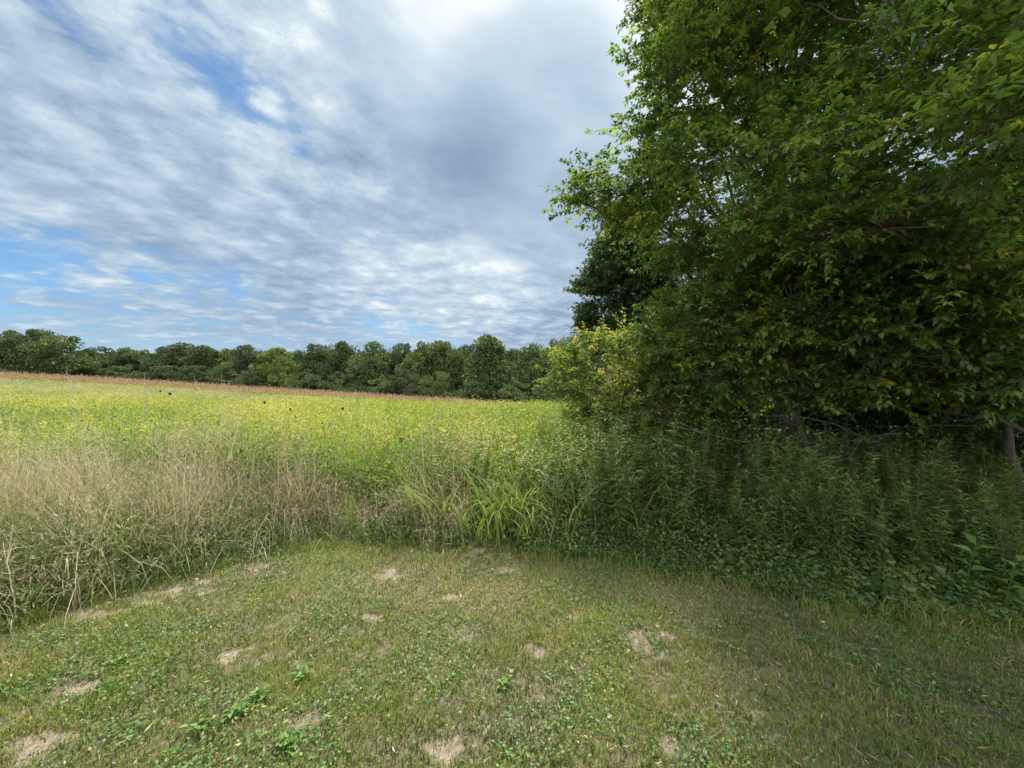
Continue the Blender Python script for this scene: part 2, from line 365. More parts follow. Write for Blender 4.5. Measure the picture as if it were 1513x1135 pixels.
# ------------------------------------------------------------------ meadow
M_straw = leafmat('meadow_grass', [(0, (.06, .12, .03)), (.22, (.14, .21, .05)), (.42, (.27, .31, .10)), (.56, (.46, .40, .22)), (.78, (.60, .52, .37)), (.88, (.40, .29, .21)), (1, (.42, .27, .20))], .38, .02, .5, tgain=(1.1, 1.08, .9))
M_herb = leafmat('meadow_leaf', [(0, (.07, .13, .035)), (.3, (.15, .24, .045)), (.55, (.31, .37, .05)), (.8, (.50, .46, .07)), (1, (.62, .50, .22))], .5, .02, .5, tgain=(1.15, 1.2, .8))
M_seed = leafmat('seed_heads', [(0, (.24, .15, .09)), (.5, (.42, .27, .16)), (1, (.56, .44, .30))], .35, .0, tgain=(1.05, 1, .95))

def wedge(n, d0, d1, a0=-1.55, a1=.5, power=1.0):
    u = rng.random(n); y = d0 * (d1 / d0) ** (u ** power); x = y * rng.uniform(a0, a1, n)
    return x, y
def wood_side(x, y):    # 1 inside the shaded thicket on the right
    return smooth(-.35, .5, x - (.55 + .15 * (y - 3.5)))

# the herb layer: yellow-green leafy plants out to the far side of the field
mb = MB()
for d0, d1, n, lf in ((4.6, 9, 17000, 16), (9, 22, 30000, 10), (22, 60, 26000, 7), (60, 112, 14000, 5)):
    x, y = wedge(n, d0, d1, -1.75, .9 if d0 > 20 else .5)
    k = (y > edge(x) + .5) & (rng.random(n) > wood_side(x, y) * (y < 14)); x, y = x[k], y[k]; n = len(x)
    s = (y / 6) ** .75; s = np.maximum(s, 1)
    top = (.66 + .5 * fbm(x, y, 1.1 + y.mean() * .05)) * (.72 + .42 * rng.random(n) ** 1.5) * smooth(0, 1.6, y - edge(np.clip(x, -9, 9)) + .4)
    hue = np.clip(-.05 + .06 * (y > 14) + .75 * fbm(x + 200, y + 50, 1.6 + y.mean() * .12) + .45 * fbm(x, y + 150, .5 + y.mean() * .03) + rng.normal(0, .09, n), 0, 1)
    green = smooth(-.32, .2, x / y); hue = hue * (1 - .30 * green)
    X_ = np.repeat(np.stack([x, y, hgt(x, y)], 1), lf, 0); sR = np.repeat(s, lf); N = len(X_); hh = np.repeat(top, lf)
    X_[:, :2] += rng.normal(0, .06, (N, 2)) * sR[:, None]; v = rng.beta(2.2, 1.2, N); X_[:, 2] += hh * v * (1 + .10 * rng.normal(size=N))
    D = rdir(N, .55); L = rng.uniform(.035, .085, N) * sR ** .8
    rhombs(mb, X_, D, rdir(N, 1), L, L * rng.uniform(.16, .36, N), np.clip(np.repeat(hue, lf) + rng.normal(0, .13, N) - .15 * (1 - v), 0, 1))
tag(mb.build('meadow_plants', M_herb), 'bright yellow-green leafy plants filling the open field', 'meadow', kind='stuff')

# tall grasses at the near edge of the field: green at the foot, straw and russet above
mb = MB()
clear = lambda x, y: (np.abs(x + .08) < .45) & (y < 4.6) | (np.abs(x - .9) < .4) & (y < 4.5)
nt = 13500; tx, ty = wedge(nt, 2.2, 30, -1.75, .42, 1.5); dd = ty - edge(tx)
k = (dd > rng.uniform(-.05, .22, nt)) & (rng.random(nt) > wood_side(tx, ty)) & (tx > -40); k &= ~clear(tx, ty); tx, ty, dd = tx[k], ty[k], dd[k]
fld = lambda x, y: (fbm(x + 12, y + 31, .8), np.clip(np.exp(-(((x + 2.3) / 1.05) ** 2) - ((y - 4.9) / .9) ** 2) + .8 * np.exp(-(((x + .9) / .35) ** 2) - ((y - 5.0) / .8) ** 2), 0, 1),
                    np.exp(-(((x + 4.2) / 1.0) ** 2) - ((y - 3.6) / 1.0) ** 2), np.exp(-(((x + 2.9) / .5) ** 2) - ((y - 3.8) / .45) ** 2) + smooth(-.7, .2, x))
pat, rus, pale, grn = fld(tx, ty)
k = rng.random(len(tx)) < np.clip(.30 + .9 * pat + .5 * rus + .4 * pale - .55 * smooth(4.6, 8.5, ty + 3 * (fbm(tx + 4, ty + 8, 1.4) - .5)), .07, 1); tx, ty, dd, pat, rus, pale, grn = [q[k] for q in (tx, ty, dd, pat, rus, pale, grn)]
nt = len(tx); dryt = rng.random(nt) < np.clip(.28 + 2.6 * (pat - .5) + .55 * rus + .35 * pale - .5 * grn, .04, .95)
tbig = rng.random(nt) < .12; ttint = np.where(dryt, np.where(rng.random(nt) < .75 * rus + .06, rng.uniform(.82, 1, nt), rng.uniform(.52, .84, nt)), np.clip(rng.normal(.26, .10, nt), .02, .48))
tH = (1 + .22 * tbig) * (.20 + .88 * smooth(-.1, 1.1, dd)) * rng.uniform(.45, 1.22, nt) * (.75 + .5 * pat) * np.where(dryt, 1.08, .85); tA = rng.uniform(0, 2 * pi, nt); tB = np.where(dryt, rng.uniform(0, .95, nt), rng.uniform(.3, 1.3, nt))
tB = np.where(rng.random(nt) < .10, rng.uniform(1.0, 1.5, nt), tB)
nb = 24; n = nt * nb; R_ = lambda q: np.repeat(q, nb); sp_ = R_(rng.uniform(.03, .11, nt) * np.maximum(1, ty / 8))
x = R_(tx) + rng.normal(0, 1, n) * sp_; y = R_(ty) + rng.normal(0, 1, n) * sp_; isd = R_(dryt) ^ (rng.random(n) < .10)
tint = np.where(isd == R_(dryt), R_(ttint) + rng.normal(0, .05, n), np.where(isd, rng.uniform(.55, .95, n), rng.uniform(.1, .4, n))); tint = np.clip(tint, 0, 1); H = R_(tH) * rng.uniform(.45, 1.15, n)
r = np.where(isd, 0, 1); dryp = .5
out = np.arctan2(y - R_(ty), x - R_(tx)); A = np.where(rng.random(n) < .55, R_(tA) + rng.normal(0, .7, n), out + rng.normal(0, .5, n)); B = np.clip(R_(tB) + rng.normal(0, .30, n), 0, 1.7)
blades(mb, np.stack([x, y, hgt(x, y) - .01], 1), H, A, B, rng.uniform(.003, .011, n) * np.maximum(1, y / 6) * np.where(isd, .8, 1.15), tint, k=4, lean0=.95)
# loose seed plumes on the dry stems
k = np.nonzero((r < dryp) & (rng.random(n) < .2))[0]; xs, ys = x[k], y[k]; N = len(k) * 9; b = np.repeat(np.stack([xs, ys, hgt(xs, ys) + H[k] * .72], 1), 9, 0)
b += rng.normal(0, .035, (N, 3)); b[:, 2] += rng.uniform(-.05, .16, N)
rhombs(mb, b, rdir(N, 1.2), rdir(N), rng.uniform(.018, .045, N), rng.uniform(.004, .009, N), np.repeat(np.clip(tint[k] + .05, 0, 1), 9))
# small leaves low down so that the foot of the grass stays closed
n = 90000; x, y = wedge(n, 2.3, 8, -1.6, .42); dd = y - edge(x); k = (dd > -.02 + rng.normal(0, .05, n)) & (rng.random(n) > wood_side(x, y)); x, y, dd = x[k], y[k], dd[k]; n = len(x); keep = rng.random(n) < .7; x, y, dd = x[keep], y[keep], dd[keep]; n = len(x)
z = hgt(x, y) + rng.random(n) * (.16 + .34 * smooth(0, .6, dd))
L = rng.uniform(.03, .08, n); leaves(mb, np.stack([x, y, z], 1), rdir(n, .6), rdir(n, 1), L, L * rng.uniform(.2, .45, n), np.clip(rng.normal(.24, .1, n) + .2 * (fbm(x, y, .5) - .5), 0, .4))
tag(mb.build('tall_grass', M_straw), 'tall tangled meadow grass along the lawn edge, green below with straw and russet stems', 'tall grass', kind='stuff')

# russet seed heads forming the brown band at the far side of the field
mb = MB()
for d0, d1, n in ((76, 92, 7000), (92, 134, 24000)):
    x, y = wedge(n, d0, d1, -1.75, .45); k = rng.random(n) < smooth(.25, .6, fbm(x + 9, y, 14)) + (y > 55); x, y = x[k], y[k]; n = len(x); s = (y / 30) ** .8
    P0 = np.stack([x, y, hgt(x, y) + rng.uniform(.75, 1.25, n)], 1); N = n * 3; P0 = np.repeat(P0, 3, 0); s = np.repeat(s, 3); P0 += rng.normal(0, .12, (N, 3)) * s[:, None]
    rhombs(mb, P0, rdir(N, 2.0), rdir(N), rng.uniform(.12, .34, N) * s ** .5, rng.uniform(.03, .07, N) * s, rng.beta(2, 2, N))
tag(mb.build('seed_head_band', M_seed), 'russet brown band of ripe grass heads along the far side of the field', 'seed heads', kind='stuff')

# ------------------------------------------------------------------ thicket on the right: weeds at its foot
M_weed = leafmat('thicket_leaf', [(0, (.03, .08, .02)), (.4, (.09, .15, .032)), (.75, (.17, .23, .05)), (1, (.32, .30, .08))], .38, .03, .45)
M_gold = leafmat('goldenrod_leaf', [(0, (.06, .105, .03)), (.5, (.135, .20, .045)), (.85, (.25, .31, .07)), (1, (.38, .35, .10))], .4, .03, .45)
M_stem = leafmat('green_stem', [(0, (.05, .09, .03)), (1, (.16, .14, .07))], .0, .03)
mb = MB()
n = 150000; x = rng.uniform(-1.6, 7.0, n); y = edge(x) + rng.beta(1.3, 2.2, n) * 1.7 - .06; dd = y - edge(x); k = fbm(x + 31, y, .35) + .35 * (x > .4) > .42; x, y, dd = x[k], y[k], dd[k]; n = len(x)
top = (.06 + .36 * smooth(0, .8, dd)) * (.25 + 1.4 * fbm(x, y + 70, .28)); z = hgt(x, y) + top * rng.random(n) ** .6
L = rng.uniform(.014, .042, n) * (.8 + .5 * smooth(.8, 3, x)) * (1 + .8 * (rng.random(n) < .05)); a = rng.uniform(0, 2 * pi, n)
D = unit(np.stack([np.cos(a), np.sin(a) - .3, rng.uniform(-.5, .8, n)], 1))
leaves(mb, np.stack([x, y, z], 1), D, rdir(n, 1.0), L, L * rng.uniform(.5, .8, n), np.clip(rng.normal(.35, .16, n) + .5 * (fbm(x + 5, y + 44, .2) - .4) + (rng.random(n) < .02) * .5, 0, 1))
tag(mb.build('edge_weeds', M_weed), 'low broad-leaved weeds spilling over the lawn edge below the thicket', 'weeds', kind='stuff')

def goldenrod(mb, base, h, seedy, leafs=64):
    """one upright stalk, narrow leaves all round it, branching a little near the top"""
    lean = rng.normal(0, .10, 2); tt = np.linspace(0, 1, 5)
    q = np.stack([base[0] + lean[0] * h * tt ** 1.6, base[1] + lean[1] * h * tt ** 1.6, base[2] + h * tt], 1)[None]
    tubes(mb, q, np.linspace(.0045, .0015, 5)[None], .3, 1, 4)
    v = np.sort(rng.uniform(.12, 1, leafs)); pos = np.stack([np.interp(v, tt, q[0, :, j]) for j in range(3)], 1); a = np.arange(leafs) * 2.4 + rng.normal(0, .4, leafs)
    up = .25 + .9 * v ** 3; D = unit(np.stack([np.cos(a), np.sin(a), up], 1)); L = (.115 - .06 * v) * rng.uniform(.75, 1.2, leafs)
    leaves(mb, pos, D, np.array([[0, 0, 1.]]) + rng.normal(0, .25, (leafs, 3)), L, L * rng.uniform(.17, .32, leafs) + .003, np.clip(rng.normal(.45 + seedy, .16, leafs) + .2 * (v - .6), 0, 1), 0, droop=.45)
protos = []
for i in range(7):
    g = MB(); h = 1.0 + .07 * (i - 3); goldenrod(g, (0, 0, 0), h, .03 * (i - 3), 70)
    for s in range(2 + i % 3): aa_ = rng.uniform(0, 6.3); goldenrod(g, (.07 * cos(aa_), .07 * sin(aa_), 0), h * rng.uniform(.7, .95), 0, 48)
    protos.append(g.mesh('goldenrod', [M_gold, M_stem]))
spots = []
while len(spots) < 620:
    x = random.uniform(.1, 8.5); d = random.random() ** 1.3 * 3.6 + .42; y = float(edge(x)) + d
    if random.random() < float(wood_side(x, y)) and random.random() < 3.4 * float(fbm(x + 61, y + 7, .6)) - 1.2 and all((x - a) ** 2 + (y - b) ** 2 > .07 ** 2 for a, b, _ in spots): spots.append((x, y, d))
spots.sort(key=lambda s: math.hypot(s[0], s[1]) + 100 * (abs(s[0]) > 1.45 * s[1]))
rest = MB()
for i, (x, y, d) in enumerate(spots):
    h = (.55 + .42 * min(1, d / .9)) * random.choice((.6, .8, .95, 1.05, 1.12, 1.3)) * random.uniform(.9, 1.1) * (1.06 - .22 * float(smooth(1.2, 4.5, x)))
    if i < 285:
        o = bpy.data.objects.new('goldenrod_plant', protos[i % 7]); COL.objects.link(o); o.location = (x, y, float(hgt(x, y)) - .01)
        o.rotation_euler = (random.gauss(0, .14), random.gauss(0, .14), random.uniform(0, 6.28)); o.scale = (h,) * 3
        tag(o, 'dark green goldenrod stalk with narrow leaves in the shaded thicket edge', 'goldenrod', 'goldenrod stalks in the shaded thicket')
    else: goldenrod(rest, (x, y, float(hgt(x, y))), h, 0, 44); goldenrod(rest, (x + .06, y + .04, float(hgt(x, y))), h * .8, 0, 30)
tag(rest.build('goldenrod_stand', [M_gold, M_stem]), 'dense dim stand of goldenrod farther back under the trees', 'goldenrod', kind='stuff')

# dim leafy undergrowth over the wood floor
mb = MB(); n = 42000; y = rng.uniform(6.5, 22, n); x = y * rng.uniform(.28, 1.7, n); top = .35 + 1.0 * fbm(x, y + 3, 1.6)
L = rng.uniform(.07, .14, n); leaves(mb, np.stack([x, y, hgt(x, y) + top * rng.random(n) ** .7], 1), rdir(n, .3), rdir(n, 1), L, L * .5, rng.normal(.4, .2, n).clip(0, .9))
tag(mb.build('wood_undergrowth', M_weed), 'dim leafy undergrowth covering the floor of the wood', 'undergrowth', kind='stuff')

# feathery grey-green weeds between meadow and wood
mb = MB()
for i in range(430):
    d = 4.4 + 9 * random.random() ** 1.4; x = d * random.uniform(-.20, .30); y = d
    if y < edge(x) + .6: continue
    h = random.uniform(.75, 1.15) * (1 + .05 * (d > 7)); goldenrod(mb, (x, y, float(hgt(x, y))), h, .28 + random.uniform(-.1, .25), 60)
tag(mb.build('feathery_weeds', [M_gold, M_stem]), 'feathery pale green weeds where the meadow meets the wood', 'weeds', kind='stuff')

# taller leafy stalks standing here and there above the meadow
mb = MB()
for i in range(620):
    d = 5.2 + 17 * random.random() ** 1.5; x = d * random.uniform(-1.55, .12); y = d
    if y < edge(x) + .8 or fbm(x + 71, y, 1.3) < .42: continue
    goldenrod(mb, (x, y, float(hgt(x, y))), random.uniform(.85, 1.22), .42 + random.uniform(-.2, .2), 46)
tag(mb.build('meadow_stalks', [M_herb, M_stem]), 'upright leafy yellow-green stalks standing a little above the open meadow', 'meadow plants', kind='stuff')

# ------------------------------------------------------------------ single plants
M_broad = leafmat('broad_grass', [(0, (.08, .13, .03)), (.5, (.17, .24, .045)), (.85, (.30, .34, .10)), (1, (.42, .36, .2))], .42, .015, .5)
def grass_clump(px, py, d, n, L, W, B, label, tint=(.2, .9), tilt=None, spread=.12):
    g = MB(); p = np.stack([rng.normal(0, spread, n), rng.normal(0, spread * .7, n), np.zeros(n)], 1); A = rng.uniform(0, 2 * pi, n)
    if tilt is not None: A = rng.normal(tilt, 1.0, n)
    blades(g, p, rng.uniform(.6, 1.1, n) * L, A, rng.uniform(*B, n), rng.uniform(.7, 1.1, n) * W, rng.uniform(*tint, n), k=7, twist=.35, tip=2.2)
    o = g.build('grass_clump', M_broad); X0 = (px - CX) / F * d; o.location = (X0, d, float(hgt(X0, d)) - .01); tag(o, label, 'grass clump'); return o
grass_clump(745, 0, 4.15, 170, 1.08, .018, (.6, 1.5), 'large clump of broad upright yellow-green grass at middle of the lawn edge', (.25, .88), spread=.22)
grass_clump(880, 0, 4.1, 80, 1.3, .018, (.9, 1.5), 'pale arching grass clump with drooping shiny blades beside the shaded goldenrod', (.2, .8), tilt=.5, spread=.22)
grass_clump(808, 0, 4.25, 50, .85, .014, (.5, 1.2), 'thin grass clump with pale bent blades between the two big clumps', (.5, 1), tilt=2.6)
grass_clump(515, 0, 4.2, 60, .55, .007, (.1, .6), 'slim bright green grass tuft at foot of the russet grasses', (.3, .7), spread=.06)
grass_clump(650, 0, 4.25, 70, 1.2, .015, (.8, 1.5), 'loose grass clump whose long blades arch leftward over the green weeds', (.4, .9), tilt=3.0)
grass_clump(285, 0, 3.75, 55, .6, .006, (.2, 1.0), 'soft green grass tuft in the gap between the straw-coloured grasses', (.1, .5), spread=.14)
grass_clump(205, 0, 3.35, 40, .45, .006, (.4, 1.3), 'low sprawling grass tuft on the lawn edge beside the worn earth streak', (.1, .5), spread=.12)

M_broadweed = leafmat('rosette_leaf', [(0, (.05, .12, .03)), (.6, (.12, .22, .045)), (1, (.25, .34, .08))], .4, .02, .5, nscale=60)
for px, py, n, L, lb in ((385, 1030, 15, .095, 'largest pale green broadleaf weed rosette in the foreground lawn'), (355, 1052, 11, .07, 'broadleaf weed rosette just below the largest pale rosette'), (300, 1075, 12, .075, 'broadleaf rosette between the worn tan corner and the largest rosette'),
                         (448, 1000, 10, .09, 'upright dark green rosette just right of the pale bare patch'), (745, 1010, 12, .06, 'small leafy rosette in the lawn below the round bare spot'), (430, 1100, 13, .085, 'leafy rosette at the bottom of the lawn beside the wide bare spot'),
                         (185, 975, 11, .065, 'yellowish rosette in the green lawn patch near the left straw grass'), (1190, 950, 10, .05, 'round-leaved green weed in the dull lawn below the thicket')):
    d = EYE * F / (py - HY); g = MB(); n *= 3; L *= .55; a = np.arange(n) * 2.4 + rng.normal(0, .3, n); D = unit(np.stack([np.cos(a), np.sin(a), rng.uniform(.15, 1.1, n)], 1))
    p = np.stack([rng.normal(0, .018, n), rng.normal(0, .015, n), rng.uniform(.005, .03, n)], 1)
    leaves(g, p, D, rdir(n, 4), L * rng.uniform(.6, 1.1, n), L * rng.uniform(.4, .65, n), rng.uniform(.2, 1, n), droop=.3)
    o = g.build('weed_rosette', M_broadweed); X0 = (px - CX) / F * d; o.location = (X0, d, float(hgt(X0, d)) + .005); tag(o, lb, 'weed', 'broadleaf weeds in the lawn')

for px, d, n, L, lb in ((1478, 2.75, 14, .11, 'large bright-leaved plant at the lawn edge by the right picture border'), (1420, 2.95, 12, .12, 'big-leaved green plant just left of the bright one at the right lawn edge'),
                        (1345, 3.15, 11, .11, 'leafy plant with a yellowing top leaf among the dim goldenrod at right'), (1180, 3.35, 10, .09, 'broad-leaved plant at the shaded lawn edge below the middle of the goldenrod')):
    X0 = (px - CX) / F * d; g = MB(); h = .42 * L / .12; tt = np.linspace(0, 1, 4); st = MB(); q = np.stack([.05 * tt ** 2, -.04 * tt, h * tt], 1)[None]; tubes(g, q, np.linspace(.006, .003, 4)[None], .3, 0, 5)
    v = np.linspace(.15, 1, n); p = np.stack([np.interp(v, tt, q[0, :, j]) for j in range(3)], 1); a = np.arange(n) * 2.4; D = unit(np.stack([np.cos(a), np.sin(a), .1 + .7 * v], 1))
    leaves(g, p, D, np.array([[0, 0, 1.]]) + rng.normal(0, .2, (n, 3)), L * rng.uniform(.7, 1.15, n), L * rng.uniform(.4, .5, n), np.clip(rng.normal(.6, .15, n), 0, 1), droop=.3)
    o = g.build('broadleaf_plant', M_broadweed); o.location = (X0, d, float(hgt(X0, d)) - .005); tag(o, lb, 'plant', 'broad-leaved plants at the shaded lawn edge')

M_dark = leafmat('dark_seed', [(0, (.03, .02, .015)), (1, (.09, .06, .04))], 0, .03)
M_dry = leafmat('dry_stalk', [(0, (.28, .22, .13)), (1, (.60, .52, .36))], .1, .04)
def seed_stalk(px, py, d, r, label):
    X0, _, Z0 = at(px, py, d); z0 = float(hgt(X0, d)); h = Z0 - z0; o = thing('seed_stalk', (X0, d, z0), label, 'dried flower', 'dark dried seed heads above the meadow')
    s = MB(); tubes(s, arc((0, 0, 0), (.02, 0, h), 5, 0, .015), np.linspace(.005, .0025, 5)[None], .4, 0, 4); s.build('stem', M_dry, o)
    hd = MB(); th = np.linspace(0, pi, 6); rr = np.sin(th) * r * .62 + .001; zz_ = h - r + r * 1.0 * (1 - np.cos(th)); q = np.stack([np.full(6, .02), np.zeros(6), zz_], 1)[None]
    tubes(hd, q, rr[None], .4, 0, 7); N = 90; D = rdir(N, .2); rhombs(hd, np.array([.02, 0, h]) + D * r * .55, unit(D + [0, 0, .5]), rdir(N), r * .6, r * .12, rng.random(N)); hd.build('seed_head', M_dark, o)
for px, py, d, r, lb in ((591, 650, 5.2, .045, 'larger of the two dark seed heads standing above the russet grass'), (602, 645, 5.3, .03, 'smaller dark seed head beside the larger one above the russet grass'), (505, 604, 8, .05, 'lone dark seed head high in the yellow meadow right of centre-left'),
                         (250, 582, 12, .07, 'dark round seed head, bigger of the pair under the yellow-green tree line'), (236, 578, 12, .045, 'small dark seed head left of the bigger round one below the far trees'),
                         (390, 595, 9, .05, 'dark seed head on a slim stalk in the bright yellow meadow'), (428, 605, 8.5, .04, 'small dark seed head low among the yellow meadow leaves'), (475, 625, 7, .03, 'small dark seed head just above the pale russet grasses')):
    seed_stalk(px, py, d, r * .72, lb)
def dry_stalk(p0, p1, d0, d1, r, label, side=6):
    A = at(p0[0], p0[1], d0); A[2] = hgt(A[0], A[1]); Bp = at(p1[0], p1[1], d1); o = thing('dry_stalk', tuple(A), label, 'dry stalk'); s = MB(); v = Bp - A
    q = arc((0, 0, 0), v, 8, -.04, .012); tubes(s, q, np.linspace(r, r * .35, 8)[None], .7, 0, 5)
    for j in range(side): b = q[0, 2 + j % 5]; e = b + rng.normal(0, .07, 3) + [0, 0, .06]; tubes(s, arc(b, e, 4, 0, .05), np.linspace(r * .5, r * .2, 4)[None], .9, 0, 4)
    s.build('stem', M_dry, o)
dry_stalk((292, 805), (252, 722), 3.75, 3.9, .007, 'pale leaning dry stalk poking out of the green gap in the grass')
dry_stalk((30, 925), (8, 800), 2.62, 2.75, .006, 'pale dry stalk standing at the left end of the lawn edge', 9)
dry_stalk((150, 850), (70, 770), 3.1, 3.2, .004, 'thin dry stalk leaning left out of the straw grass', 5)
dry_stalk((397, 838), (385, 795), 3.6, 3.75, .004, 'short broken dry stalk at the lawn edge below the russet grass', 5)
dry_stalk((216, 640), (214, 552), 8, 8, .011, 'tall slim dry stalk reaching up to the far tree line', 3)
dry_stalk((120, 620), (98, 548), 9, 9.2, .011, 'leaning dry stalk crossing the brown band at the far left', 5)
dry_stalk((318, 640), (286, 556), 9, 9.2, .008, 'bent dry stalk in front of the far trees above bright meadow', 5)

# ------------------------------------------------------------------ trees of the wood on the right
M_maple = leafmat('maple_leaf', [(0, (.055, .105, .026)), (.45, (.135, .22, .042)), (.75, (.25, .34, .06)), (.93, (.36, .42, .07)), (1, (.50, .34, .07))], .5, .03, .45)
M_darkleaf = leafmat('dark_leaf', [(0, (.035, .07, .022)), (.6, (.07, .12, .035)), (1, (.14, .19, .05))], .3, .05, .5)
M_yel = leafmat('yellowing_leaf', [(0, (.06, .12, .025)), (.4, (.14, .23, .035)), (.75, (.32, .38, .06)), (1, (.62, .46, .14))], .45, .02, .5)
def envelope(C, Rd, pts, lump=.25, s=1.6):
    """distance ratio of pts inside a lumpy ellipsoid"""
    v = (pts - C) / Rd; return np.linalg.norm(v, axis=1) * (1 + lump * (vnoise(pts[:, 0] / s + 50, pts[:, 2] / s + pts[:, 1] / s * .7) - .5) * 2)
def tree(name, base, C, Rd, label, cat, leaf_mat, ncl, nspr, nleaf, LL, group=None, limbs=12, trunk_r=.2, extra=(), cut=None, tint0=.45, spr=.55, inner=.55, zmin=.9, shell=1.6):
    base = np.array(base, float); C = np.array(C, float); Rd = np.array(Rd, float)
    root = thing(name, tuple(base), label, cat, group); W = MB(); Lf = MB(); top = C + [0, 0, Rd[2] * .8]
    tr = arc(base, top, 9, 0, .02)[0]; tr[0] = base; tubes(W, tr[None], np.linspace(trunk_r, trunk_r * .12, 9)[None], .5, 0, 9)
    cl = []
    while len(cl) < ncl:
        p = C + rng.uniform(-1, 1, (400, 3)) * Rd * 1.1; e = envelope(C, Rd, p)
        ok = (e < 1) & (e > inner) & (p[:, 2] > zmin + rng.random(400) * .4) & (rng.random(400) < e ** shell) & (rng.random(400) < np.where(p[:, 1] < C[1] + .3, 1, .25))
        if cut is not None: ok &= ~cut(p)
        cl += list(p[ok])
    cl = np.array(cl[:ncl]); ex = np.repeat(np.array(extra, float).reshape(-1, 3), 2, 0); ex = ex + rng.normal(0, .10, ex.shape)
    cl = np.concatenate([cl, ex]) if len(ex) else cl
    skel = [tr]; tips = cl[rng.choice(len(cl), limbs, replace=False)]
    if len(ex): tips = np.concatenate([tips, ex[::3]])
    for tp in tips:
        zz_ = np.clip(base[2] + (tp[2] - base[2]) * .45 + .3, base[2] + .5, top[2] - .3); st = np.array([np.interp(zz_, tr[:, 2], tr[:, j]) for j in range(3)]); q = arc(st, tp, 8, -.06, .02)[0]
        ln = np.linalg.norm(tp - st); tubes(W, q[None], (np.linspace(1, .18, 8) * min(trunk_r * .24, .008 * ln + .010))[None], .5, 0, 6); skel.append(q)
    S = np.concatenate(skel); A = []
    for c in cl:
        dz = np.linalg.norm(S - c, axis=1) + .3 * np.maximum(0, S[:, 2] - c[2]); A.append(S[np.argmin(dz + rng.uniform(0, .35, len(S)))])
    A = np.array(A); tubes(W, arc(A, cl, 6, -.04, .035), np.linspace(.016, .005, 6)[None], .5, 0, 5)
    n = len(cl) * nspr; st = np.repeat(cl, nspr, 0) + rng.normal(0, .10, (n, 3)) * [1.2, 1.2, .6]; out = unit((np.repeat(cl, nspr, 0) - C) / Rd)
    D = unit((out * .55 + rdir(n) * .85) * [1, 1, .42] + [0, 0, .05]); ln = rng.uniform(.5, 1.25, n) * spr; en = st + D * ln[:, None]; en[:, 2] += .02 * ln
    q = arc(st, en, 5, -.05, .05); tubes(W, q, np.linspace(.0045, .0015, 5)[None], .5, 0, 3)
    m_ = n * nleaf; v = np.clip(rng.random(m_) ** .8, 0, 1) * 4; i0 = np.minimum(v.astype(int), 3); fr = (v - i0)[:, None]; qi = np.repeat(np.arange(n), nleaf)
    p = q[qi, i0] * (1 - fr) + q[qi, i0 + 1] * fr; dd_ = unit(q[qi, 4] - q[qi, 0]); sd = unit(np.cross(dd_, rdir(m_, 2))) * np.where(rng.random(m_) < .5, 1, -1)[:, None]
    Dl = unit(dd_ * .6 + sd * .9 + rdir(m_) * .45 + [0, 0, -.06]); L = rng.uniform(.6, 1.2, m_) * LL; p = p + Dl * .012
    tt = tint0 + .12 * rng.normal(size=n) + .55 * (np.repeat(rng.random(len(cl)), nspr) - .5)
    leaves(Lf, p, Dl, unit(rdir(m_) * .55 + [0, 0, 1]), L, L * rng.uniform(.46, .7, m_), np.clip(np.repeat(tt, nleaf) + rng.normal(0, .09, m_), 0, 1), droop=.22)
    o1 = W.build('trunk', M_bark, root); o2 = Lf.build('crown', leaf_mat, root)
    for o in (o1, o2): o.matrix_parent_inverse = mathutils.Matrix.Translation(-mathutils.Vector(base))
    return root

# limbs that stand out of the big crown against the sky, and one that hangs near the viewer
tips = [at(872, 305, 6.2), at(890, 262, 6.3), at(908, 300, 6.3), at(935, 285, 6.4), at(945, 190, 6.8), at(950, 235, 6.6), at(970, 250, 6.4), at(980, 175, 6.8), at(955, 90, 7.2), at(965, 20, 7.6), at(950, -60, 8),
        at(930, 325, 6.3), at(965, 330, 6.5), at(1000, 300, 6.4), at(1015, 210, 6.6), at(990, 130, 7), at(1000, 60, 7), at(1040, 350, 6.2), at(1000, 380, 6.4), at(1025, 260, 6.2)] + [at(px_, py_, 5.6 + 1.6 * ((i_ * 7) % 5) / 5) for i_, (px_, py_) in enumerate([(a_ + 22 * ((b_ // 40) % 2), b_) for b_ in range(-60, 240, 40) for a_ in range(1030, 1260, 44)])] + [
        at(1500, 120, 2.4), at(1530, 170, 2.3), at(1560, 90, 2.5), at(1480, 60, 2.9), at(1520, 20, 2.9), at(1450, -20, 3.2), at(1560, 230, 2.5)]
def left_cut(p):    # keep the sky side of the crown where the photograph's outline runs
    px = CX + F * p[:, 0] / np.maximum(p[:, 1], .5); py = HY - F * (p[:, 2] - EYE) / np.maximum(p[:, 1], .5)
    lim = np.interp(py, [-400, 0, 100, 200, 300, 400, 470, 520, 620], [990, 960, 960, 940, 930, 975, 985, 960, 985])
    return (px < lim + 25) | (py > np.where(px < 1150, 610, 585) + 26 * (vnoise(px / 60, 0 * px) - .5))
gz = lambda x, y: (x, y, float(hgt(x, y)) - .05)
tree('maple_tree', gz(5.4, 7.6), (5.6, 7.2, 5.6), (5.2, 3.9, 5.6), 'huge spreading green tree leaning over the lawn on the right', 'tree', M_maple, 960, 13, 28, .076, trunk_r=.2, limbs=24, extra=tips, cut=left_cut, inner=.5)
tree('yellowing_tree', gz(2.1, 7.0), (1.92, 6.9, 1.7), (1.12, .9, 1.0), 'small yellow-tinged tree at the left foot of the big spreading tree', 'tree', M_yel, 120, 12, 24, .056, trunk_r=.05, limbs=9, tint0=.55, inner=.2, zmin=.7, spr=.38)
